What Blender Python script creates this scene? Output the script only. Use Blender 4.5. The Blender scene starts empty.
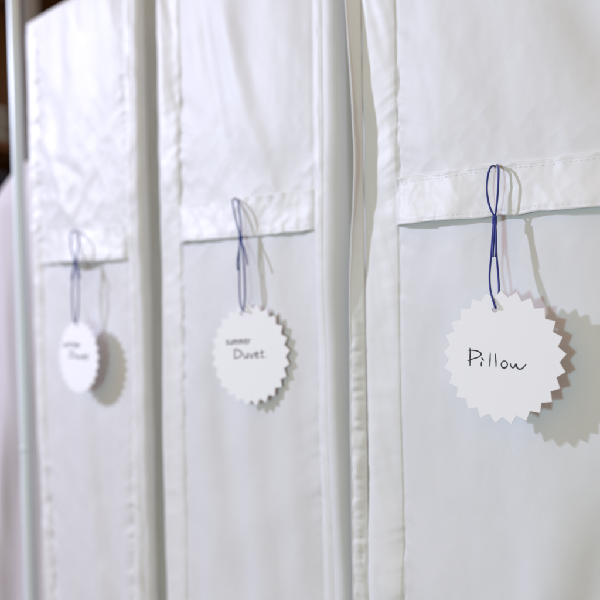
import bpy, bmesh, math
import numpy as np
from mathutils import Vector, Matrix
from mathutils.geometry import tessellate_polygon

sc = bpy.context.scene
COL = sc.collection
RNG = np.random.RandomState(7)

# ------------------------------------------------------------------ camera
F = 900.0                                   # focal length in photo pixels (600 px wide)
CAM = np.array([.456, -.509, 0.0])
fw = np.array([-.743, .669, .021]); fw /= np.linalg.norm(fw)
R0 = np.cross(fw, [0, 0, 1]); R0 /= np.linalg.norm(R0)
U0 = np.cross(R0, fw)
ROLL = .022
RT = math.cos(ROLL) * R0 - math.sin(ROLL) * U0
UP = math.sin(ROLL) * R0 + math.cos(ROLL) * U0


def at(u, v, d=0.0):
    """the point at distance d in front of the row's front plane (y = 0) seen at photo pixel u, v"""
    r = fw + RT * (u - 300) / F - UP * (v - 300) / F
    t = (-d - CAM[1]) / r[1]
    return CAM + r * t


cd = bpy.data.cameras.new('camera')
cam = bpy.data.objects.new('camera', cd)
COL.objects.link(cam)
m = Matrix(((RT[0], UP[0], -fw[0], CAM[0]), (RT[1], UP[1], -fw[1], CAM[1]), (RT[2], UP[2], -fw[2], CAM[2]), (0, 0, 0, 1)))
cam.matrix_world = m
cd.sensor_width = 36; cd.sensor_height = 36
cd.lens = 36 * F / 600
cd.clip_start = .02; cd.clip_end = 60
cd.dof.use_dof = True
cd.dof.focus_distance = .60
cd.dof.aperture_fstop = 5.6
cd.dof.aperture_blades = 0
sc.camera = cam

# ------------------------------------------------------------------ helpers


def tag(o, label=None, cat=None, group=None, kind=None):
    if label: o['label'] = label
    if cat: o['category'] = cat
    if group: o['group'] = group
    if kind: o['kind'] = kind
    return o


def empty(name, loc):
    o = bpy.data.objects.new(name, None); COL.objects.link(o)
    o.location = loc; o.empty_display_size = .05
    return o


def link(name, me, mat, parent=None, smooth=True):
    me.name = name
    me.materials.append(mat)
    if smooth:
        me.polygons.foreach_set('use_smooth', np.ones(len(me.polygons), bool))
    o = bpy.data.objects.new(name, me); COL.objects.link(o)
    if parent:
        o.parent = parent
        o.matrix_parent_inverse = Matrix.Translation(-parent.location)
    return o


def grid_mesh(P):
    """P: (rows, cols, 3) -> mesh"""
    r, c, _ = P.shape
    me = bpy.data.meshes.new('g')
    idx = np.arange(r * c).reshape(r, c)
    q = np.stack([idx[:-1, :-1], idx[:-1, 1:], idx[1:, 1:], idx[1:, :-1]], -1).reshape(-1, 4)
    me.vertices.add(r * c); me.vertices.foreach_set('co', P.reshape(-1).astype(np.float32))
    me.loops.add(q.size); me.loops.foreach_set('vertex_index', q.reshape(-1).astype(np.int32))
    me.polygons.add(len(q)); me.polygons.foreach_set('loop_start', np.arange(0, q.size, 4, dtype=np.int32))
    me.update(calc_edges=True); me.validate()
    return me


def merge(meshes):
    bm = bmesh.new()
    for x in meshes: bm.from_mesh(x)
    me = bpy.data.meshes.new('m'); bm.to_mesh(me); bm.free()
    return me


def catmull(pts, n=10):
    P = [np.array(p, float) for p in pts]
    P = [2 * P[0] - P[1]] + P + [2 * P[-1] - P[-2]]
    out = []
    for i in range(1, len(P) - 2):
        for k in range(n):
            t = k / n
            out.append(.5 * ((2 * P[i]) + (-P[i-1] + P[i+1]) * t + (2*P[i-1] - 5*P[i] + 4*P[i+1] - P[i+2]) * t*t + (-P[i-1] + 3*P[i] - 3*P[i+1] + P[i+2]) * t**3))
    out.append(P[-2])
    return np.array(out)


def tube(path, rad, sides=10, twist=True):
    path = np.array(path, float); n = len(path)
    T = np.gradient(path, axis=0); T /= np.linalg.norm(T, axis=1)[:, None] + 1e-12
    up = np.array([0.31, -.9, .17]); rings = []
    for i in range(n):
        a = up - (up @ T[i]) * T[i]; a /= np.linalg.norm(a); b = np.cross(T[i], a); up = a
        r = rad[i] if hasattr(rad, '__len__') else rad
        th = np.linspace(0, 2 * np.pi, sides + 1)
        rings.append(path[i] + r * (np.cos(th)[:, None] * a + np.sin(th)[:, None] * b))
    c0 = np.repeat(path[:1], sides + 1, 0)[None]; c1 = np.repeat(path[-1:], sides + 1, 0)[None]
    return grid_mesh(np.concatenate([c0, np.array(rings), c1]))


# value noise ------------------------------------------------------
TAB = np.random.RandomState(11).rand(256, 256) * 2 - 1


def vn(x, y):
    xi = np.floor(x).astype(int); yi = np.floor(y).astype(int)
    fx = x - xi; fy = y - yi
    fx = fx*fx*fx*(fx*(fx*6-15)+10); fy = fy*fy*fy*(fy*(fy*6-15)+10)
    a = TAB[xi % 256, yi % 256]; b = TAB[(xi+1) % 256, yi % 256]
    c = TAB[xi % 256, (yi+1) % 256]; d = TAB[(xi+1) % 256, (yi+1) % 256]
    return (a*(1-fx)+b*fx)*(1-fy) + (c*(1-fx)+d*fx)*fy


def fbm(x, y, o=4, g=.5):
    s = 0; a = 1; n = 0
    for k in range(o):
        s = s + a * vn(x * 2**k + 17.3*k, y * 2**k + 9.1*k); n += a; a *= g
    return s / n


def ridge(x, y, o=3):
    s = 0; a = 1; n = 0
    for k in range(o):
        s = s + a * (1 - 2*np.abs(vn(x * 2**k + 5.3*k, y * 2**k + 31.7*k))**.8); n += a; a *= .5
    return s / n


def sstep(a, b, x):
    t = np.clip((x - a) / (b - a), 0, 1); return t*t*(3-2*t)


# ------------------------------------------------------------------ materials


def mat(name, base, rough=.5, spec=.5, sheen=0, metal=0, bump=None, trans=0, coat=0):
    mt = bpy.data.materials.new(name); mt.use_nodes = True
    nt = mt.node_tree; b = nt.nodes['Principled BSDF']
    b.inputs['Base Color'].default_value = (*base, 1)
    b.inputs['Roughness'].default_value = rough
    b.inputs['Specular IOR Level'].default_value = spec
    b.inputs['Sheen Weight'].default_value = sheen
    b.inputs['Metallic'].default_value = metal
    b.inputs['Coat Weight'].default_value = coat
    return mt, nt, b


def nylon(name, base, rough=.42, seed=0.0):
    mt, nt, b = mat(name, base, rough, .30, .2)
    N = nt.nodes; L = nt.links
    tc = N.new('ShaderNodeTexCoord')
    mp = N.new('ShaderNodeMapping'); mp.inputs['Location'].default_value = (seed, seed * 2.3, seed * .7)
    L.new(tc.outputs['Object'], mp.inputs['Vector'])
    # crumple of thin cloth, a few millimetres across
    n1 = N.new('ShaderNodeTexNoise'); n1.inputs['Scale'].default_value = 90; n1.inputs['Detail'].default_value = 4
    n1.inputs['Distortion'].default_value = .6
    L.new(mp.outputs['Vector'], n1.inputs['Vector'])
    # weave: two crossed fine waves
    w1 = N.new('ShaderNodeTexWave'); w1.wave_type = 'BANDS'; w1.bands_direction = 'X'; w1.inputs['Scale'].default_value = 500
    w1.inputs['Distortion'].default_value = .6
    w2 = N.new('ShaderNodeTexWave'); w2.wave_type = 'BANDS'; w2.bands_direction = 'Z'; w2.inputs['Scale'].default_value = 500
    w2.inputs['Distortion'].default_value = .6
    L.new(mp.outputs['Vector'], w1.inputs['Vector']); L.new(mp.outputs['Vector'], w2.inputs['Vector'])
    ad = N.new('ShaderNodeMath'); ad.operation = 'ADD'
    L.new(w1.outputs['Fac'], ad.inputs[0]); L.new(w2.outputs['Fac'], ad.inputs[1])
    b1 = N.new('ShaderNodeBump'); b1.inputs['Strength'].default_value = .10; b1.inputs['Distance'].default_value = .0012
    L.new(n1.outputs['Fac'], b1.inputs['Height'])
    b2 = N.new('ShaderNodeBump'); b2.inputs['Strength'].default_value = .10; b2.inputs['Distance'].default_value = .0002
    L.new(ad.outputs[0], b2.inputs['Height']); L.new(b1.outputs['Normal'], b2.inputs['Normal'])
    L.new(b2.outputs['Normal'], b.inputs['Normal'])
    # faint yarn mottling of the cloth itself
    n2 = N.new('ShaderNodeTexNoise'); n2.inputs['Scale'].default_value = 25; n2.inputs['Detail'].default_value = 6
    L.new(mp.outputs['Vector'], n2.inputs['Vector'])
    cr = N.new('ShaderNodeMix'); cr.data_type = 'RGBA'
    cr.inputs['A'].default_value = (*[c * .975 for c in base], 1); cr.inputs['B'].default_value = (*[min(1, c * 1.02) for c in base], 1)
    L.new(n2.outputs['Fac'], cr.inputs['Factor']); L.new(cr.outputs['Result'], b.inputs['Base Color'])
    rr = N.new('ShaderNodeMapRange'); rr.inputs['To Min'].default_value = rough - .05; rr.inputs['To Max'].default_value = rough + .07
    L.new(n2.outputs['Fac'], rr.inputs['Value']); L.new(rr.outputs['Result'], b.inputs['Roughness'])
    # thin cloth lets a little light through
    tl = N.new('ShaderNodeBsdfTranslucent'); tl.inputs['Color'].default_value = (*base, 1)
    ms = N.new('ShaderNodeMixShader'); ms.inputs['Fac'].default_value = .12
    out = N['Material Output']
    L.new(b.outputs[0], ms.inputs[1]); L.new(tl.outputs[0], ms.inputs[2]); L.new(ms.outputs[0], out.inputs['Surface'])
    return mt


NYLON = nylon('white_nylon', (.765, .765, .775), .48, 0)
NYLON_SHADED = nylon('white_nylon_shaded', (.64, .635, .575), .6, 2.2)
TRIM = nylon('white_nylon_tape', (.81, .81, .812), .44, 3.1)
THREAD, _, _ = mat('white_thread', (.80, .80, .81), .5, .3)


def card_mat():
    mt, nt, b = mat('white_card', (.88, .875, .91), .62, .3)
    N = nt.nodes; L = nt.links
    tc = N.new('ShaderNodeTexCoord')
    n1 = N.new('ShaderNodeTexNoise'); n1.inputs['Scale'].default_value = 1400; n1.inputs['Detail'].default_value = 4
    L.new(tc.outputs['Object'], n1.inputs['Vector'])
    bp = N.new('ShaderNodeBump'); bp.inputs['Strength'].default_value = .12; bp.inputs['Distance'].default_value = .0001
    L.new(n1.outputs['Fac'], bp.inputs['Height']); L.new(bp.outputs['Normal'], b.inputs['Normal'])
    return mt


CARD = card_mat()
INK, _, _ = mat('black_ink', (.02, .02, .024), .45, .4)


def string_mat():
    mt, nt, b = mat('blue_cord', (.006, .021, .25), .5, .4, .3)
    N = nt.nodes; L = nt.links
    tc = N.new('ShaderNodeTexCoord')
    w = N.new('ShaderNodeTexWave'); w.bands_direction = 'DIAGONAL'; w.inputs['Scale'].default_value = 550
    L.new(tc.outputs['Object'], w.inputs['Vector'])
    bp = N.new('ShaderNodeBump'); bp.inputs['Strength'].default_value = .4; bp.inputs['Distance'].default_value = .0002
    L.new(w.outputs['Fac'], bp.inputs['Height']); L.new(bp.outputs['Normal'], b.inputs['Normal'])
    return mt


CORD = string_mat()
STEEL, _, _ = mat('painted_steel', (.74, .83, .88), .34, .7, coat=.0)


def wood_mat(name, dark, light, rough=.4):
    mt, nt, b = mat(name, dark, rough, .4)
    N = nt.nodes; L = nt.links
    tc = N.new('ShaderNodeTexCoord'); mp = N.new('ShaderNodeMapping'); mp.inputs['Scale'].default_value = (3, 30, 3)
    n = N.new('ShaderNodeTexNoise'); n.inputs['Scale'].default_value = 2; n.inputs['Detail'].default_value = 8; n.inputs['Distortion'].default_value = 1.2
    L.new(tc.outputs['Object'], mp.inputs['Vector']); L.new(mp.outputs['Vector'], n.inputs['Vector'])
    mx = N.new('ShaderNodeMix'); mx.data_type = 'RGBA'; mx.inputs['A'].default_value = (*dark, 1); mx.inputs['B'].default_value = (*light, 1)
    L.new(n.outputs['Fac'], mx.inputs['Factor']); L.new(mx.outputs['Result'], b.inputs['Base Color'])
    return mt


WOOD = wood_mat('brown_wood', (.07, .026, .007), (.19, .075, .022))
FLOORM = wood_mat('floor_boards', (.16, .10, .06), (.28, .18, .11))
WALLM = wood_mat('plaster', (.27, .24, .21), (.31, .28, .25), .8)
LILAC = nylon('pale_lilac_cloth', (.62, .585, .61), .7, 8.2)
NAVY = nylon('navy_cloth', (.012, .016, .04), .7, 5.2)
GREY = nylon('grey_cloth', (.34, .34, .34), .8, 6.2)

# ------------------------------------------------------------------ the storage covers
ZTOP = .387
FLOOR = -.9
DEPTH = .34


def zrows(step):
    a = np.arange(-.44, ZTOP - .0149, step)
    return np.concatenate([np.linspace(FLOOR + .004, -.45, 40), a])


class Cover:
    """front panel runs in x from xl to xr at y = 0; p is the distance along the section, 0 at the left front corner."""

    def __init__(s, xl, xr, ll, lr, rl, rr, seams, seed, folds, band_z, calm=1.0, crease=(.055, .0009), tp=.0004):
        s.crease = crease; s.tp = tp; s.soft = .0030
        s.xl, s.xr, s.ll, s.lr, s.rl, s.rr, s.seed = xl, xr, ll, lr, rl, rr, seed
        s.seams = seams; s.folds = folds; s.band_z = band_z; s.calm = calm
        s.w = xr - xl
        s.A0 = -rl * math.pi / 2      # p where the left arc begins (p=0: arc meets the front... left corner)
        s.P0 = s.A0 - (DEPTH - rl)    # back of the left side
        s.F1 = s.w - rl - rr          # front flat ends
        s.A1 = s.F1 + rr * math.pi / 2
        s.P1 = s.A1 + (DEPTH - rr)

    def ptox(s, x):                   # p of a front point at nominal x
        return x - s.xl - s.rl

    def base(s, p):
        """nominal x, y and outward normal"""
        x = np.zeros_like(p); y = np.zeros_like(p); nx = np.zeros_like(p); ny = np.zeros_like(p)
        a = p < s.A0
        x[a] = s.xl; y[a] = s.rl + (s.A0 - p[a]); nx[a] = -1
        a = (p >= s.A0) & (p < 0); th = -p[a] / s.rl
        x[a] = s.xl + s.rl - s.rl*np.sin(th); y[a] = s.rl - s.rl*np.cos(th); nx[a] = -np.sin(th); ny[a] = -np.cos(th)
        a = (p >= 0) & (p <= s.F1)
        x[a] = s.xl + s.rl + p[a]; ny[a] = -1
        a = (p > s.F1) & (p <= s.A1); th = (p[a] - s.F1) / s.rr
        x[a] = s.xr - s.rr + s.rr*np.sin(th); y[a] = s.rr - s.rr*np.cos(th); nx[a] = np.sin(th); ny[a] = -np.cos(th)
        a = p > s.A1
        x[a] = s.xr; y[a] = s.rr + (p[a] - s.A1); nx[a] = 1
        return x, y, nx, ny

    def height(s, p, z):
        """outward displacement of the cloth"""
        k = s.seed
        h = .0026 * fbm(p*9 + k, z*6 + k*3, 3)
        h = h + .0006 * fbm(p*38 + z*10 + k*2, z*22 - p*9, 3) * s.calm
        front = sstep(-.01, .01, p) * (1 - sstep(s.F1 - .005, s.F1 + .015, p))
        # the panel bellies out a touch between its two seams
        a, b = s.seams[0], s.seams[-1]
        t = np.clip((p - a) / (b - a), 0, 1)
        h = h + front * .0030 * np.sin(np.pi * t) ** .8 * (1 - .5*sstep(.0, .12, s.band_z - z) )
        h = h + front * s.soft * vn(p*26 + k*1.3 + z*2.5, z*2.6 + k)
        for (p0, z0, p1, z1, wd, am) in s.folds:      # long soft folds
            dx, dz = p1 - p0, z1 - z0; L2 = dx*dx + dz*dz
            tt = ((p-p0)*dx + (z-z0)*dz) / L2
            dist = ((p-p0)*dz - (z-z0)*dx) / math.sqrt(L2) + .006*vn(tt*3 + k, tt*0 + k)
            env = sstep(-.15, .2, tt) * (1 - sstep(.75, 1.15, tt))
            h = h + am * env * np.exp(-(dist/wd)**2)
        # puckers that run off the seams
        for i, q in enumerate(s.seams):
            d = p - q; ad = np.abs(d)
            slope = .55 if d is None else .6
            amp = np.clip(.35 + .9 * vn(z*9 + i*5 + k, z*0 + 3.1), .15, 1.3)
            f = vn(z*115 + ad*45 + i*7.7 + k, z*0 + i*3.3 + (d > 0)*11) + .5 * vn(z*240 + ad*90 + k, z*0 + i + (d > 0)*5)
            h = h + .0009 * amp * f * np.exp(-ad / .009) * s.calm
            f2 = vn(z*45 + ad*30 + i*3.7 + k, z*0 + i*1.3 + (d > 0)*7)
            h = h + .0008 * amp * f2 * np.exp(-ad / .024) * s.calm
            h = h - .0004 * np.exp(-(ad/.0018)**2)     # the stitched line pulls in
        # creases near the band
        bz = np.exp(-((z - s.band_z - .4*s.crease[0]) / s.crease[0]) ** 2)
        h = h + front * bz * s.calm * s.crease[1] * ridge(p*16 + z*13 + k*1.7, z*17 - p*11 + k, 3)
        # sides hang in upright waves
        side = sstep(s.F1 + .010, s.F1 + .05, p) + (1 - sstep(-.05, -.01, p))
        h = h + side * (.0028 * vn(p*70 + k, z*2.2 + k) + .0012 * vn(p*230 + k, z*1.7 + k))
        return h

    def lean(s, x, z):
        t = (x - s.xl) / s.w
        return x + z * (s.ll*(1-t) + s.lr*t)

    def point(s, p, z, extra=0.0, inset=0.0, htop=None):
        p = p + 0*z; z = z + 0*p
        x, y, nx, ny = s.base(p)
        h = s.height(p, z) + extra
        x = x + nx*h; y = y + ny*h
        if np.any(inset):
            x = np.clip(x, s.xl + inset, s.xr - inset); y = np.clip(y, inset, DEPTH - inset)
        zz = z if htop is None else htop
        return np.stack([s.lean(x, z), y, zz], -1)

    def ps(s, step):
        f = np.arange(s.A0, s.A1 + .03, step)
        return np.concatenate([np.linspace(s.P0, s.A0 - .004, 40), f, np.linspace(f[-1] + .004, s.P1, 60)])

    def body(s, root, step):
        ps = s.ps(step)
        zr = zrows(step)
        Z, P = np.meshgrid(zr, ps, indexing='ij')
        rows = [s.point(P, Z)]
        r = .015; z0 = zr[-1]
        h0 = s.point(P[-1:], Z[-1:])
        x0 = s.xl + .5*s.w
        for a in np.linspace(0, np.pi/2, 8)[1:]:       # over the top edge
            ins = r * (1 - math.cos(a)); zz = z0 + r * math.sin(a)
            q = h0.copy()
            xl, xr = q[..., 0].min(), q[..., 0].max(); yl, yr = q[..., 1].min(), q[..., 1].max()
            q[..., 0] = np.clip(q[..., 0], xl + ins, xr - ins); q[..., 1] = np.clip(q[..., 1], yl + ins, yr - ins)
            q[..., 2] = zz
            rows.append(q)
        last = rows[-1]
        cx, cy = last[..., 0].mean(), last[..., 1].mean()
        for t in np.linspace(0, 1, 10)[1:]:            # flat lid
            q = last.copy(); q[..., 1] = q[..., 1]*(1-t) + cy*t; q[..., 0] = q[..., 0]*(1-.5*t) + cx*.5*t
            q[..., 2] += .004*t
            rows.append(q)
        G = np.concatenate(rows)
        me = grid_mesh(G)
        back = np.stack([np.linspace(G[:, 0], G[:, -1], 12, axis=1)], 0)[0]
        me = merge([me, grid_mesh(back[:len(zr)])])
        o = link('cover_body', me, NYLON, root)
        me.materials.append(NYLON_SHADED)                   # side walls: shade of the gaps painted into the cloth colour, darker and olive
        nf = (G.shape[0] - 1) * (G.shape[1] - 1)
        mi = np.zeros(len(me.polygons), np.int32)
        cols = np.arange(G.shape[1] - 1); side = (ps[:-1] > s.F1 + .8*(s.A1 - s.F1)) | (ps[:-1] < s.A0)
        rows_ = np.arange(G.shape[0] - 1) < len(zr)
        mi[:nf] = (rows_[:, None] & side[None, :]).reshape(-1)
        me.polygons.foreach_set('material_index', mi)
        return o

    def tape(s, root, p0, p1, step, off=.0011, wob=0, kk=0.0, name='edge_tape'):
        """a sewn tape lying on the cloth along the upright seam"""
        zr = zrows(step)
        zr = zr[zr > -.88]
        n = max(10, int((p1 - p0) / step))
        t = np.linspace(0, 1, n)
        Z, T = np.meshgrid(zr, t, indexing='ij')
        P = p0 + (p1 - p0) * T
        P = P + wob * vn(Z*7 + kk, Z*0 + 3) * (1 - T)
        e = np.minimum(T, 1 - T) * (p1 - p0)
        prof = off * sstep(0, .0012, e) - .0004 * (1 - sstep(0, .0006, e))
        puck = (.5 + .5*vn(Z*120 + kk, T*2.0 + kk)) * s.tp + 1.2*s.tp*(.5 + .5*vn(Z*48 + T*5 + kk, T*2 + 4.4))
        lo = .0010*np.exp(-((e - .0035)/.0009)**2)*0
        groove = -.00015*np.exp(-((e - .0030)/.0006)**2)
        G = s.point(P, Z, prof + puck * sstep(.0005, .008, e) + groove)
        return link(name, grid_mesh(G), TRIM, root)


def band(cv, root, p0, p1, z0f, z1f, step, seed, bulge, sag):
    """the horizontal carrying band: sewn down at its top edge and both ends, open below"""
    n = int((p1 - p0) / step); nz = int(.037 / step)
    t = np.linspace(0, 1, n); s_ = np.linspace(0, 1, nz)
    S, T = np.meshgrid(s_, t, indexing='ij')
    P = p0 + (p1 - p0) * T
    zlo, zhi = z0f(T), z1f(T)
    zlo = zlo - sag * np.exp(-((T - .5) / .35) ** 2) + .0009 * vn(T*14 + seed, T*0 + 2)
    zhi = zhi + .0006 * vn(T*16 + seed, T*0 + 7)
    Z = zlo + (zhi - zlo) * S
    endm = sstep(0, .06, np.minimum(T, 1-T))
    lift = .0015 + bulge(T) * (1 - S) ** 1.2 * endm
    # loose cloth: soft dents, small diagonal drag lines
    e = np.minimum(S, 1 - S) * .035
    h = lift + .0008 * endm * fbm(P*60 + seed, Z*55 + seed, 3) + .00025*ridge(P*55 + Z*35 + seed, Z*50 - P*25, 2)*endm
    h = h + .0016 * np.abs(vn(P*130 + seed, S*0 + 1.5)) * np.exp(-e/.005) + .0006*vn(P*70 + Z*30 + seed, Z*40) * np.exp(-e/.012)
    h = h - .0004*np.exp(-((e - .0028)/.0007)**2)
    h = h + .0004 * sstep(0, .0007, e) - .0004
    P3 = cv.point(P, Z, 0)
    hb = h
    G = P3 + 0
    tuck = sstep(0, .022, np.minimum(T, 1 - T))
    G[..., 1] -= np.maximum(hb, .0006) * tuck - .0004 * (1 - tuck)
    # turned-in hem along both edges: a second row of points goes back under
    under_lo = G[:1].copy(); under_lo[..., 1] += .0011; under_lo[..., 2] += .0007
    under_lo2 = G[3:4].copy(); under_lo2[..., 1] += .0011
    under_hi = G[-1:].copy(); under_hi[..., 1] += .0022
    edge = G[:1].copy(); edge[..., 1] += .0004; edge[..., 2] -= .0004
    full = np.concatenate([under_lo2, under_lo, edge, G, under_hi])
    b = link('carrying_band', grid_mesh(full), TRIM, root)
    # stitches along both hems
    for si in (.085, .915):
        ms = []
        i = int(si * (nz - 1)); row = G[i]
        L = np.concatenate([[0], np.cumsum(np.linalg.norm(np.diff(row, axis=0), axis=1))])
        q = .002
        while q < L[-1] - .003:
            pts = []; pl_ = .0026 + .0006 * RNG.rand()
            for k in range(5):
                w = q + pl_ * k / 4
                pt = np.array([np.interp(w, L, row[:, c]) for c in range(3)])
                pt[1] -= .0000 + .00012 * math.sin(math.pi * k / 4)
                pts.append(pt)
            ms.append(tube(pts, [.00006, .00020, .00022, .00020, .00006], 6))
            q += pl_ + .0010 + .0004 * RNG.rand()
        link('stitching', merge(ms), THREAD, b)
    return b


def stitches_up(cv, parent, p, off, z0=-.42, z1=.37, pitch=.0031):
    ms = []; z = z0
    while z < z1:
        zz = np.linspace(z, z + pitch*.7, 4)
        G = cv.point(np.full(4, p), zz, off - .0001 + np.array([0, .00015, .00015, 0]))
        ms.append(tube(G, .0002, 5)); z += pitch
    return link('stitching', merge(ms), THREAD, parent)


def lin(a, b): return lambda t: a + (b - a) * t


# cover nearest the camera --------------------------------------------------
C3 = Cover(-.037, .232, .012, .012, .004, .012, (.039 - .0035, .235 - .0035), 1.7,
           [(.150, .27, .235, .12, .018, -.0045), (.10, .30, .21, .20, .030, .0030), (.125, -.34, .225, -.10, .026, -.0085), (.13, -.32, .20, -.10, .03, .003),
            (.05, .20, .075, .11, .014, .0010), (.04, -.10, .06, -.34, .03, -.0012)], .085)
C2 = Cover(-.3225, -.060, .008, .003, .005, .015, (.0385 - .005, .232 - .005), 14.2,
           [(.075, .30, .125, .13, .012, -.0020), (.11, .30, .17, .12, .012, .0024), (.09, -.05, .14, -.30, .020, -.0022), (.05, .00, .11, -.25, .030, .0020),
            (.15, -.02, .19, -.33, .018, -.0020)], .095, .9, (.06, .0011), .0006)
C1 = Cover(-.612, -.356, -.040, -.009, .006, .012, (.024, .2275 - .006), 33.9,
           [(.03, .24, .10, .14, .010, .0026), (.06, .20, .14, .17, .008, -.0020), (.05, .16, .13, .12, .008, .0022), (.05, -.12, .09, -.40, .03, -.003),
            (.10, .36, .07, .2, .02, -.002)], .095, 1.9, (.10, .0009), .0009)

LAB = {
    'c3': 'white nylon storage cover nearest the camera, carrying the card that reads Pillow',
    'c2': 'white nylon storage cover in the middle of the row, behind the card reading summer Duvet',
    'c1': 'white nylon storage cover beside the pale steel post, its top corner visible',
}


def build_cover(cv, label, step, tapes, bandargs, seam_off):
    root = empty('storage_cover', ((cv.xl + cv.xr)/2, DEPTH/2, FLOOR))
    tag(root, label, 'storage cover', 'white storage covers standing in a row')
    cv.body(root, step)
    for k, (a, b, off, wob) in enumerate(tapes):
        tp = cv.tape(root, a, b, step, off, wob, k*3.3 + cv.seed)
    band(cv, root, bandargs[0] - .0025, bandargs[1] + .0025, *bandargs[2:])
    return root


r3 = build_cover(C3, LAB['c3'], .0013, [(.0, .0352, .0005, 0), (.2325, C3.A1 + .01, .0006, 0)],
                 (.0335, .2335, lin(.0695, .0640), lin(.1045, .0975), .0010, 2.2, lambda t: .0045 + .002*np.sin(t*9), .0005), 0)
r2 = build_cover(C2, LAB['c2'], .0018, [(-.004, .0335, .0007, 0), (.2275, .240, .0006, 0)],
                 (.0325, .2285, lin(.0780, .0735), lin(.1150, .1070), .0013, 9.4, lambda t: .0025 + .001*np.sin(t*7), .0), 0)
r1 = build_cover(C1, LAB['c1'], .0020, [(-.004, .022, .0007, 0), (.2235, .238, .0007, 0)],
                 (.0205, .2225, lin(.0755, .0690), lin(.1115, .1050), .0015, 5.8, lambda t: .003 + .012*np.exp(-((t-.52)/.16)**2), .001), 0)

# the zip welt along the left edge of the nearest cover ---------------------
zz = np.concatenate([np.linspace(-.89, -.45, 40), np.arange(-.44, .374, .0012)])
# pixel row -> tip column and stand-off
vs = [-60, 0, 60, 120, 160, 200, 230, 270, 320, 400, 500, 600, 700]
us = [342, 345.5, 350, 353.5, 355, 354, 352, 350.5, 350.5, 351, 352.5, 354, 355]
ds = [.0070, .0074, .0083, .0090, .0092, .0087, .0076, .0066, .0056, .0048, .0045, .0045, .0045]
tips = np.array([at(u, v, d) for u, v, d in zip(us, vs, ds)])
o = np.argsort(tips[:, 2])
tx = np.interp(zz, tips[o, 2], tips[o, 0]); td = np.interp(zz, tips[o, 2], -tips[o, 1])
ker = np.hanning(41); ker /= ker.sum()
tx = np.convolve(np.pad(tx, 20, 'edge'), ker, 'valid'); td = np.convolve(np.pad(td, 20, 'edge'), ker, 'valid')
rootx = C3.xl + .0040 + zz * .012
nt_ = 12
T = np.linspace(0, 1, nt_)[None, :]
Zg = zz[:, None] + 0*T
low = sstep(.02, -.06, zz) if False else 1 - sstep(-.06, .05, zz)
X = rootx[:, None] * (1 - T) + tx[:, None] * T
Y = -(.0002 * (1 - T) + td[:, None] * T)
# gathered cloth below, smooth above
puck = (np.abs(vn(Zg*95 + 2, T*1.5)) - .3) * .0013 + .0008 * vn(Zg*260, T*2 + 5)
bulge = np.sin(np.pi * T)
amp = (.15 + .95 * low)[:, None]
Y = Y - bulge * amp * (puck + .0012)
X = X - bulge * (.0012 * (1 - low))[:, None]
X = X + .0003 * vn(Zg*60, T*0) * T
me = grid_mesh(np.stack([X, Y, Zg], -1))
welt = link('zip_welt', me, TRIM, r3)
so = welt.modifiers.new('thick', 'SOLIDIFY'); so.thickness = .0011; so.offset = 0
path = np.stack([X[:, -1], Y[:, -1], zz], -1)
link('piping', tube(path, .00095, 10), TRIM, welt)

# ------------------------------------------------------------------ hanging cards


def outline(R, n, depth):
    pts = []
    rs = np.random.RandomState(n)
    for k in range(n):
        a = 2*math.pi*k/n + .05; b = a + math.pi/n
        Rj = R*(1 + .012*(rs.rand()-.5)); a += .02*(rs.rand()-.5); pts.append((Rj*math.cos(a), Rj*math.sin(a))); ri = R*depth*(1 + .014*(rs.rand()-.5))
        pts.append((ri*math.cos(b), ri*math.sin(b)))
    return pts


def ribbon(strokes, off):
    """pen strokes lying on the card: flat ribbons with round ends, a hair proud of the card"""
    ms = []
    for st, w in strokes:
        c = catmull(st, 8); n = len(c)
        t = np.linspace(0, 1, n)
        wd = w * (.75 + .35*np.sin(np.pi*np.clip(t*1.15, 0, 1)) + .18*vn(t*6 + st[0][0]*.37, t*0))
        D = np.gradient(c, axis=0); D /= np.linalg.norm(D, axis=1)[:, None] + 1e-12
        Nn = np.stack([-D[:, 1], D[:, 0]], 1)
        cc = np.concatenate([[c[0] - D[0]*wd[0]*.4], c, [c[-1] + D[-1]*wd[-1]*.4]])
        N2 = np.concatenate([[Nn[0]], Nn, [Nn[-1]]]); w2 = np.concatenate([[wd[0]*.3], wd, [wd[-1]*.3]])
        a = cc - N2*w2[:, None]/2; b = cc + N2*w2[:, None]/2
        z0 = np.full(len(cc), off)
        P = np.stack([np.column_stack([a, z0]), np.column_stack([cc, z0 + .00004]), np.column_stack([b, z0])], 0)
        ms.append(grid_mesh(P))
    return merge(ms)


# letters in photo pixels of the close-up crop; (x right, y down)
PILLOW = [([(108, 88), (109, 120), (107, 165), (105, 208)], 7.5), ([(99, 104), (120, 103), (150, 106), (176, 118), (181, 132), (164, 148), (130, 160), (92, 173)], 7),
          ([(184, 153), (190, 161), (197, 170)], 8), ([(183, 178), (181, 195), (180, 209)], 7.5),
          ([(242, 119), (240, 150), (238, 180), (236, 208)], 7), ([(274, 125), (276, 160), (277, 190), (276, 211)], 7),
          ([(334, 170), (320, 176), (311, 193), (315, 212), (330, 218), (346, 208), (349, 190), (341, 176), (330, 171)], 7.5),
          ([(370, 188), (371, 203), (379, 215), (391, 212), (401, 197), (405, 193), (408, 209), (420, 223), (437, 222), (453, 208), (466, 193)], 8)]
# small cursive words, in units of the x-height
M_ = [(0, 0), (.05, -1), (.1, -.3), (.4, -1), (.65, -.75), (.62, 0)]


def word(letters, x0, y0, h, w, xs=1.0):
    """letters: list of (advance, [strokes in x-height units, y up])"""
    out = []; x = x0
    for adv, sts in letters:
        for st in sts:
            out.append(([(x + a*h*xs, y0 - b*h) for a, b in st], w))
        x += adv * h * xs
    return out


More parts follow.
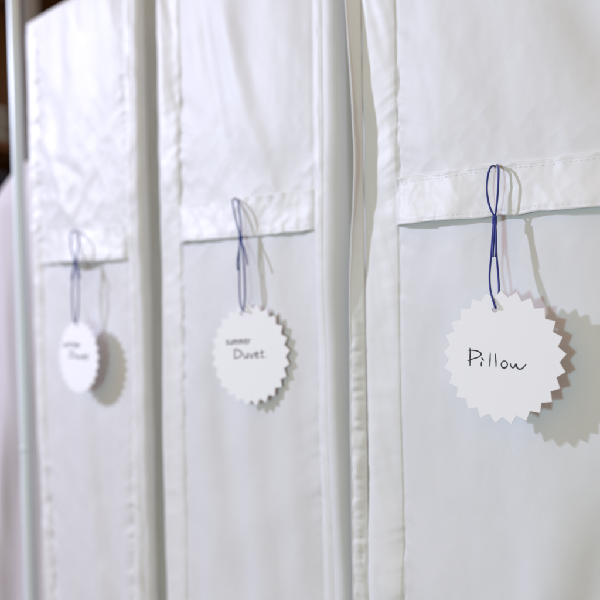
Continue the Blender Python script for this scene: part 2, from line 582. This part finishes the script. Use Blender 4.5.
s_s = (.75, [[(.55, .9), (.3, 1.0), (.12, .8), (.35, .5), (.5, .22), (.28, 0), (.0, .12)]])
s_u = (1.0, [[(.05, .95), (.05, .3), (.3, 0), (.6, .3), (.68, .95), (.68, .2), (.85, 0)]])
s_m = (1.35, [[(.0, .9), (.03, 0), (.08, .6), (.32, .95), (.5, .6), (.5, 0), (.55, .6), (.8, .95), (1.0, .6), (1.0, .1), (1.15, 0)]])
s_n = (.95, [[(.0, .9), (.03, 0), (.08, .6), (.35, .95), (.6, .6), (.6, .1), (.75, 0)]])
s_e = (.85, [[(.08, .5), (.5, .58), (.5, .9), (.25, 1.0), (.05, .6), (.12, .1), (.4, 0), (.7, .2)]])
s_r = (.75, [[(.05, .95), (.08, 0), (.1, .55), (.3, .9), (.6, .85)]])
s_w = (1.2, [[(0, .9), (.15, .05), (.4, .1), (.5, .7), (.6, .05), (.85, .1), (1.0, .9)]])
s_i = (.4, [[(.12, .85), (.12, .0)], [(.16, 1.25), (.22, 1.32)]])
s_t = (.8, [[(.3, 1.5), (.28, .1), (.55, 0)], [(0, .95), (.62, 1.02)]])
s_D = (1.6, [[(.15, 1.75), (.12, 0)], [(0, 1.7), (.6, 1.7), (1.3, 1.05), (1.0, .3), (0, -.05)]])
s_v = (.85, [[(0, .9), (.3, 0), (.65, .95)]])
s_dot = (.3, [[(.1, .02), (.16, .06)]])


def make_card(c, d, R, yaw, roll, hole_px, label, marks, px):
    """c: photo pixel of the card's centre; d: stand-off; marks: strokes in metres on the card"""
    P = at(c[0], c[1], d)
    root = empty('name_card', tuple(P))
    tag(root, label, 'tag', 'scalloped white cards hung on blue cords')
    # card frame: right axis turns from the row's +x towards the camera's right
    rx = np.array([math.cos(yaw), math.sin(yaw), 0]); nz = np.array([math.sin(yaw), -math.cos(yaw), 0]); up = np.array([0, 0, 1.])
    # roll in its own plane
    a, b = math.cos(roll), math.sin(roll)
    rx2 = a*rx + b*up; up2 = -b*rx + a*up
    M = np.column_stack([rx2, up2, nz])
    out = outline(R, 25, .892)
    hx, hy = hole_px
    rh = R * .047
    hole = [(hx + rh*math.cos(t), hy + rh*math.sin(t)) for t in np.linspace(0, 2*math.pi, 25)[:-1]][::-1]
    vs_ = [Vector((x, y, 0)) for x, y in out + hole]
    tris = tessellate_polygon([[Vector((x, y, 0)) for x, y in out], [Vector((x, y, 0)) for x, y in hole]])
    bm = bmesh.new()
    th = .00040
    curl = lambda x, y: .0006 * (x/R)**2 - .0004 * (y/R)
    top = [bm.verts.new((v.x, v.y, th + 0*curl(v.x, v.y))) for v in vs_]
    bot = [bm.verts.new((v.x, v.y, -th)) for v in vs_]
    for t in tris:
        try:
            bm.faces.new([top[i] for i in t]); bm.faces.new([bot[i] for i in reversed(t)])
        except ValueError: pass
    def wall(ids):
        for i in range(len(ids)):
            j = (i + 1) % len(ids)
            bm.faces.new([top[ids[i]], bot[ids[i]], bot[ids[j]], top[ids[j]]])
    wall(list(range(len(out)))); wall(list(range(len(out), len(vs_))))
    bmesh.ops.recalc_face_normals(bm, faces=bm.faces)
    me = bpy.data.meshes.new('card'); bm.to_mesh(me); bm.free()
    Mx = Matrix([[*M[0], 0], [*M[1], 0], [*M[2], 0], [0, 0, 0, 1]])
    card = link('card', me, CARD, root, smooth=False)
    card.matrix_parent_inverse = Matrix(); card.matrix_basis = Mx
    wr = link('handwriting', ribbon(marks, th + .00005), INK, card, smooth=False)
    wr.matrix_parent_inverse = Matrix()
    holeW = P + M @ np.array([hx, hy, 0])
    return root, P, M, holeW, nz


def make_cord(root, P, paths, rad, knot):
    ms = []
    for pl in paths:
        ms.append(tube(catmull(pl, 10), rad, 10))
    o = link('cord', merge(ms), CORD, root)
    kp = catmull(knot, 14)
    link('knot', tube(kp, rad*1.0, 10), CORD, o)
    return o


def helix(c, r, h, turns, rad):
    n = int(turns*14); t = np.linspace(0, 1, n)
    return [(c[0] + r*math.cos(2*math.pi*turns*x), c[1] + r*.8*math.sin(2*math.pi*turns*x), c[2] + h*(.5-x)) for x in t]


def pillow_marks(s):
    # crop origin 455,335 scale 6.667; card centre 502.5,357
    sx = .0438/59.5; sy = .0438/67
    out = []
    for st, w in PILLOW:
        out.append(([((455 + x/6.667 - 502.5)*sx, -(335 + y/6.667 - 357)*sy) for x, y in st], w/6.667*sy*1.25))
    return out


# card 3: nearest
R3 = .0432
card3, P3, M3, H3, n3 = make_card((502.3, 357), .0220, R3, math.radians(9.0), 0, (-.0040, .0308),
    'round white card with pinking-shear edge reading Pillow, in sharp focus', pillow_marks(1), 1)


def pix_path(lst): return [at(u, v, d) for u, v, d in lst]


hu, hv = 495.3, 308
cp3 = [pix_path([(494.0, 216, .0130), (489.5, 206, .0132), (487, 192, .0130), (487.5, 178, .0120), (490, 168.5, .010), (493, 165.8, .0055), (495.2, 166.5, .0026)]),
       pix_path([(495.2, 216, .0132), (497.2, 200, .0132), (498.3, 182, .012), (498.6, 170, .009), (498.0, 166, .0055), (497, 165, .0026)]),
       pix_path([(493.8, 219, .0130), (492.6, 235, .0150), (491.2, 255, .0172), (489.6, 275, .0195), (490.4, 290, .0218), (492.4, 298, .0236), (494.2, 304.0, .0242), (495.4, 307.8, .0240), (495.6, 308.4, .0205)]),
       pix_path([(495.0, 219, .0130), (495.6, 235, .0142), (496.6, 255, .0158), (498.2, 275, .0175), (498.9, 288, .0188), (498.2, 299, .0198), (495.9, 307.5, .0202)]),
       pix_path([(494.4, 220, .0140), (494.0, 235, .0152), (493.2, 248, .0165), (492.9, 257, .0172)]),
       pix_path([(495.4, 220, .0140), (496.0, 236, .0150), (496.0, 248, .0162), (495.3, 257, .0170)])]
k = at(494.5, 220.5, .0134)
make_cord(card3, P3, cp3, .00070, helix(k, .0012, .0058, 5.5, .0006))

# card 2
R2 = .0450
sM = R2 / 52.0
marks2 = word([s_s, s_u, s_m, s_m, s_e, s_r], 223.5, 343, 4.8, 1.0) + word([s_D, s_u, s_v, s_e, s_t, s_dot], 232, 358, 5.4, 1.25, 1.28)
marks2 = [([((x - 249.7)*.00084*1.22, -(y - 354.5)*.00084) for x, y in st], w*.00084) for st, w in marks2]
card2, P2, M2, H2, n2 = make_card((249.7, 354.5), .0112, R2, math.radians(11), math.radians(2), (-.0068, .0365),
    'round white card reading summer Duvet on the middle cover, slightly blurred', marks2, 1)
cp2 = [pix_path([(240, 236, .0125), (236.5, 222, .0130), (233, 206, .0120), (233, 200, .009), (235.5, 198, .003)]),
       pix_path([(241, 236, .0125), (240.5, 222, .0130), (239, 208, .0120), (238, 201, .009), (236, 198.5, .003)]),
       pix_path([(240, 239, .0125), (239.2, 255, .0130), (239.3, 275, .0140), (239.7, 295, .0145), (241, 306, .0153), (242.6, 310, .0155), (243.0, 311, .0125)]),
       pix_path([(241, 239, .0125), (243, 255, .0125), (244.3, 275, .0125), (244.8, 295, .0128), (244.2, 305, .0115), (243.2, 310.5, .0115)]),
       pix_path([(240.5, 240, .0130), (239, 250, .0135), (237.3, 262, .0145), (237.8, 270, .0150)]),
       pix_path([(241, 240, .0130), (244, 249, .0135), (246.5, 258, .0140), (247.3, 265, .0145)])]
make_cord(card2, P2, cp2, .00070, helix(at(240.6, 238.5, .0128), .0014, .005, 4, .0006))

# card 1
R1 = .0425
marks1 = word([s_w, s_i, s_n, s_t, s_e, s_r], 63, 347, 3.7, 1.1) + word([s_D, s_u, s_v, s_e, s_t], 69.5, 358.5, 3.9, 1.1)
marks1 = [([((x - 78.5)*.00108*1.95, -(y - 357)*.00108) for x, y in st], w*.00108) for st, w in marks1]
card1, P1, M1, H1, n1 = make_card((78.5, 357), .0215, R1, math.radians(2.5), math.radians(-2), (-.0035, .0345),
    'round white card reading winter Duvet on the farthest cover, strongly blurred', marks1, 1)
cp1 = [pix_path([(75, 261, .0215), (71.5, 250, .0205), (70.5, 240, .0175), (71, 233, .0115), (75, 230, .004)]),
       pix_path([(76, 261, .0215), (78, 250, .0200), (79, 240, .0170), (78.5, 233, .0110), (75, 230, .004)]),
       pix_path([(75, 263, .0215), (73.5, 275, .0220), (72.3, 290, .0225), (72.8, 308, .0232), (74.0, 320, .0245), (75.3, 323.5, .0240)]),
       pix_path([(76, 263, .0215), (77.5, 275, .0215), (78.3, 290, .0215), (78, 308, .0215), (77, 318, .0215), (75.5, 323, .0213)]),
       pix_path([(75, 264, .0220), (73, 272, .0225), (71.8, 280, .0230)]),
       pix_path([(76, 264, .0220), (79, 272, .0225), (80, 279, .0225)])]
make_cord(card1, P1, cp1, .00080, helix(at(75.5, 262.5, .0218), .0016, .006, 4, .0007))

# ------------------------------------------------------------------ the steel post at the far end
a = at(13.5, 0, -.010); b = at(31.0, 600, -.010)
dirv = (a - b) / (a[2] - b[2])
bot = b + dirv * (FLOOR - b[2]); top = b + dirv * (.62 - b[2])
post = empty('rack_post', (float(bot[0]), float(bot[1]), FLOOR))
tag(post, 'pale painted steel post standing beside the farthest white cover', 'post')
link('tube', tube(np.linspace(bot, top, 40), .0076, 28), STEEL, post)
c = b + dirv * (at(24, 448, -.01)[2] - b[2])
link('collar', tube([c - dirv*.0035, c - dirv*.003, c + dirv*.003, c + dirv*.0035], [.0077, .0082, .0082, .0077], 24), STEEL, post)
link('foot', tube([bot, bot + dirv*.002, bot + dirv*.03, bot + dirv*.034], [.013, .014, .012, .008], 24), STEEL, post)

# ------------------------------------------------------------------ hanging lilac garment beyond the post
def garment():
    """a loose cloth garment hung from its shoulders, facing the same way as the covers"""
    nx, nz = 200, 200
    xx = np.linspace(-1.16, -.66, nx); t = np.linspace(0, 1, nz)
    G = []
    for side in (1, -1):
        T_, X = np.meshgrid(t, xx, indexing='ij')
        q = (X + .87) / .29
        topz = .262 - .16*np.abs(q)**1.5 - .10*np.abs(q)**6
        Z = topz*T_ + (-.80)*(1-T_)
        body = (1 - np.abs(q)**6).clip(0)**.5 * np.minimum(1, (1-T_)*14)**.5
        fold = .016*np.sin(X*75 + 2*vn(X*7, Z*2)) + .012*vn(X*30 + Z*3, Z*3) + .004*vn(X*70, Z*8)
        Y = .13 - side*(.045 + fold*(.35 + .65*(1 - T_)))*body
        G.append(np.stack([X, Y, Z], -1))
    return merge([grid_mesh(G[0]), grid_mesh(G[1])])


g = link('hanging_garment', garment(), LILAC)
tag(g, 'pale lilac cloth garment hanging out of focus behind the steel post', 'garment')


def box(x0, x1, y0, y1, z0, z1, bev=.003, seg=3):
    bm = bmesh.new(); bmesh.ops.create_cube(bm, size=1)
    for v in bm.verts:
        v.co = Vector(((x0+x1)/2 + v.co.x*(x1-x0), (y0+y1)/2 + v.co.y*(y1-y0), (z0+z1)/2 + v.co.z*(z1-z0)))
    if bev: bmesh.ops.bevel(bm, geom=list(bm.edges), offset=bev, segments=seg, affect='EDGES', profile=.5)
    me = bpy.data.meshes.new('b'); bm.to_mesh(me); bm.free(); return me


# wooden shelf unit beyond
su = empty('shelf_unit', (-2.35, .35, FLOOR))
tag(su, 'dark brown wooden shelf unit out of focus behind the steel post', 'shelves')
link('back_panel', box(-2.56, -2.54, -.25, 1.425, FLOOR, 1.3), WOOD, su)
link('side_panel', box(-2.54, -2.2, 1.40, 1.425, FLOOR, 1.3), WOOD, su)
link('divider', box(-2.199, -2.17, .733, .776, FLOOR, 1.3), GREY, su)
link('side_panel', box(-2.54, -2.2, -.25, -.225, FLOOR, 1.3), WOOD, su)
for z in (-.55, -.10, .30, .54, 1.1):
    link('shelf', box(-2.54, -2.2, -.224, .709, z, z + .028), WOOD, su)
    link('shelf', box(-2.54, -2.2, .777, 1.398, z, z + .028), WOOD, su)


def folded(name, x0, x1, y0, y1, z0, n, h, mt):
    ms = []
    for i in range(n):
        G = box(x0 + .01*i % .017, x1, y0, y1 - .008*(i % 2), z0 + i*h, z0 + (i+1)*h - .001, h*.42, 5)
        ms.append(G)
    return link(name, merge(ms), mt)


tag(folded('folded_towels', -2.45, -2.22, .45, .705, .569, 4, .028, GREY), 'grey folded towels stacked on the brown shelf', 'towels')
tag(folded('folded_cloth', -2.45, -2.22, .40, .705, .329, 3, .049, NAVY), 'navy folded cloth stacked on the lower brown shelf', 'cloth')

# ------------------------------------------------------------------ setting
fl = link('floor', box(-3.2, 2.5, -2.6, 2.0, FLOOR - .05, FLOOR, 0), FLOORM, smooth=False); tag(fl, 'brown boarded floor under the covers', kind='structure')
wl = link('wall', box(-3.2, 2.5, 2.0, 2.1, FLOOR, 2.2, 0), WALLM, smooth=False); tag(wl, 'plain wall behind the row', kind='structure')
w2 = link('wall_side', box(-3.3, -3.2, -2.6, 2.1, FLOOR, 2.2, 0), WALLM, smooth=False); tag(w2, 'plain wall beyond the shelves', kind='structure')

# ------------------------------------------------------------------ light
w = bpy.data.worlds.new('World'); sc.world = w; w.use_nodes = True
bg = w.node_tree.nodes['Background']; bg.inputs[0].default_value = (1.0, .72, .46, 1); bg.inputs[1].default_value = .61


def area(name, loc, target, size, power, col, size_y=None):
    ld = bpy.data.lights.new(name, 'AREA'); ld.shape = 'RECTANGLE'; ld.size = size; ld.size_y = size_y or size
    ld.energy = power; ld.color = col
    o = bpy.data.objects.new(name, ld); COL.objects.link(o); o.location = loc
    o.rotation_euler = (Vector(target) - Vector(loc)).to_track_quat('-Z', 'Y').to_euler()
    return o


area('window_light', (-1.82, -1.20, .78), (-.15, 0, 0), .06, 42, (.695, .745, 1.02))
area('room_light', (.26, -1.55, -.11), (-.1, 0, 0), .20, 7.6, (.48, .88, 1.04))

sc.render.engine = 'CYCLES'
sc.view_settings.view_transform = 'Standard'; sc.view_settings.look = 'None'
sc.view_settings.exposure = .04; sc.view_settings.gamma = 1
sc.cycles.max_bounces = 8
sc.render.resolution_x = 1024; sc.render.resolution_y = 1024
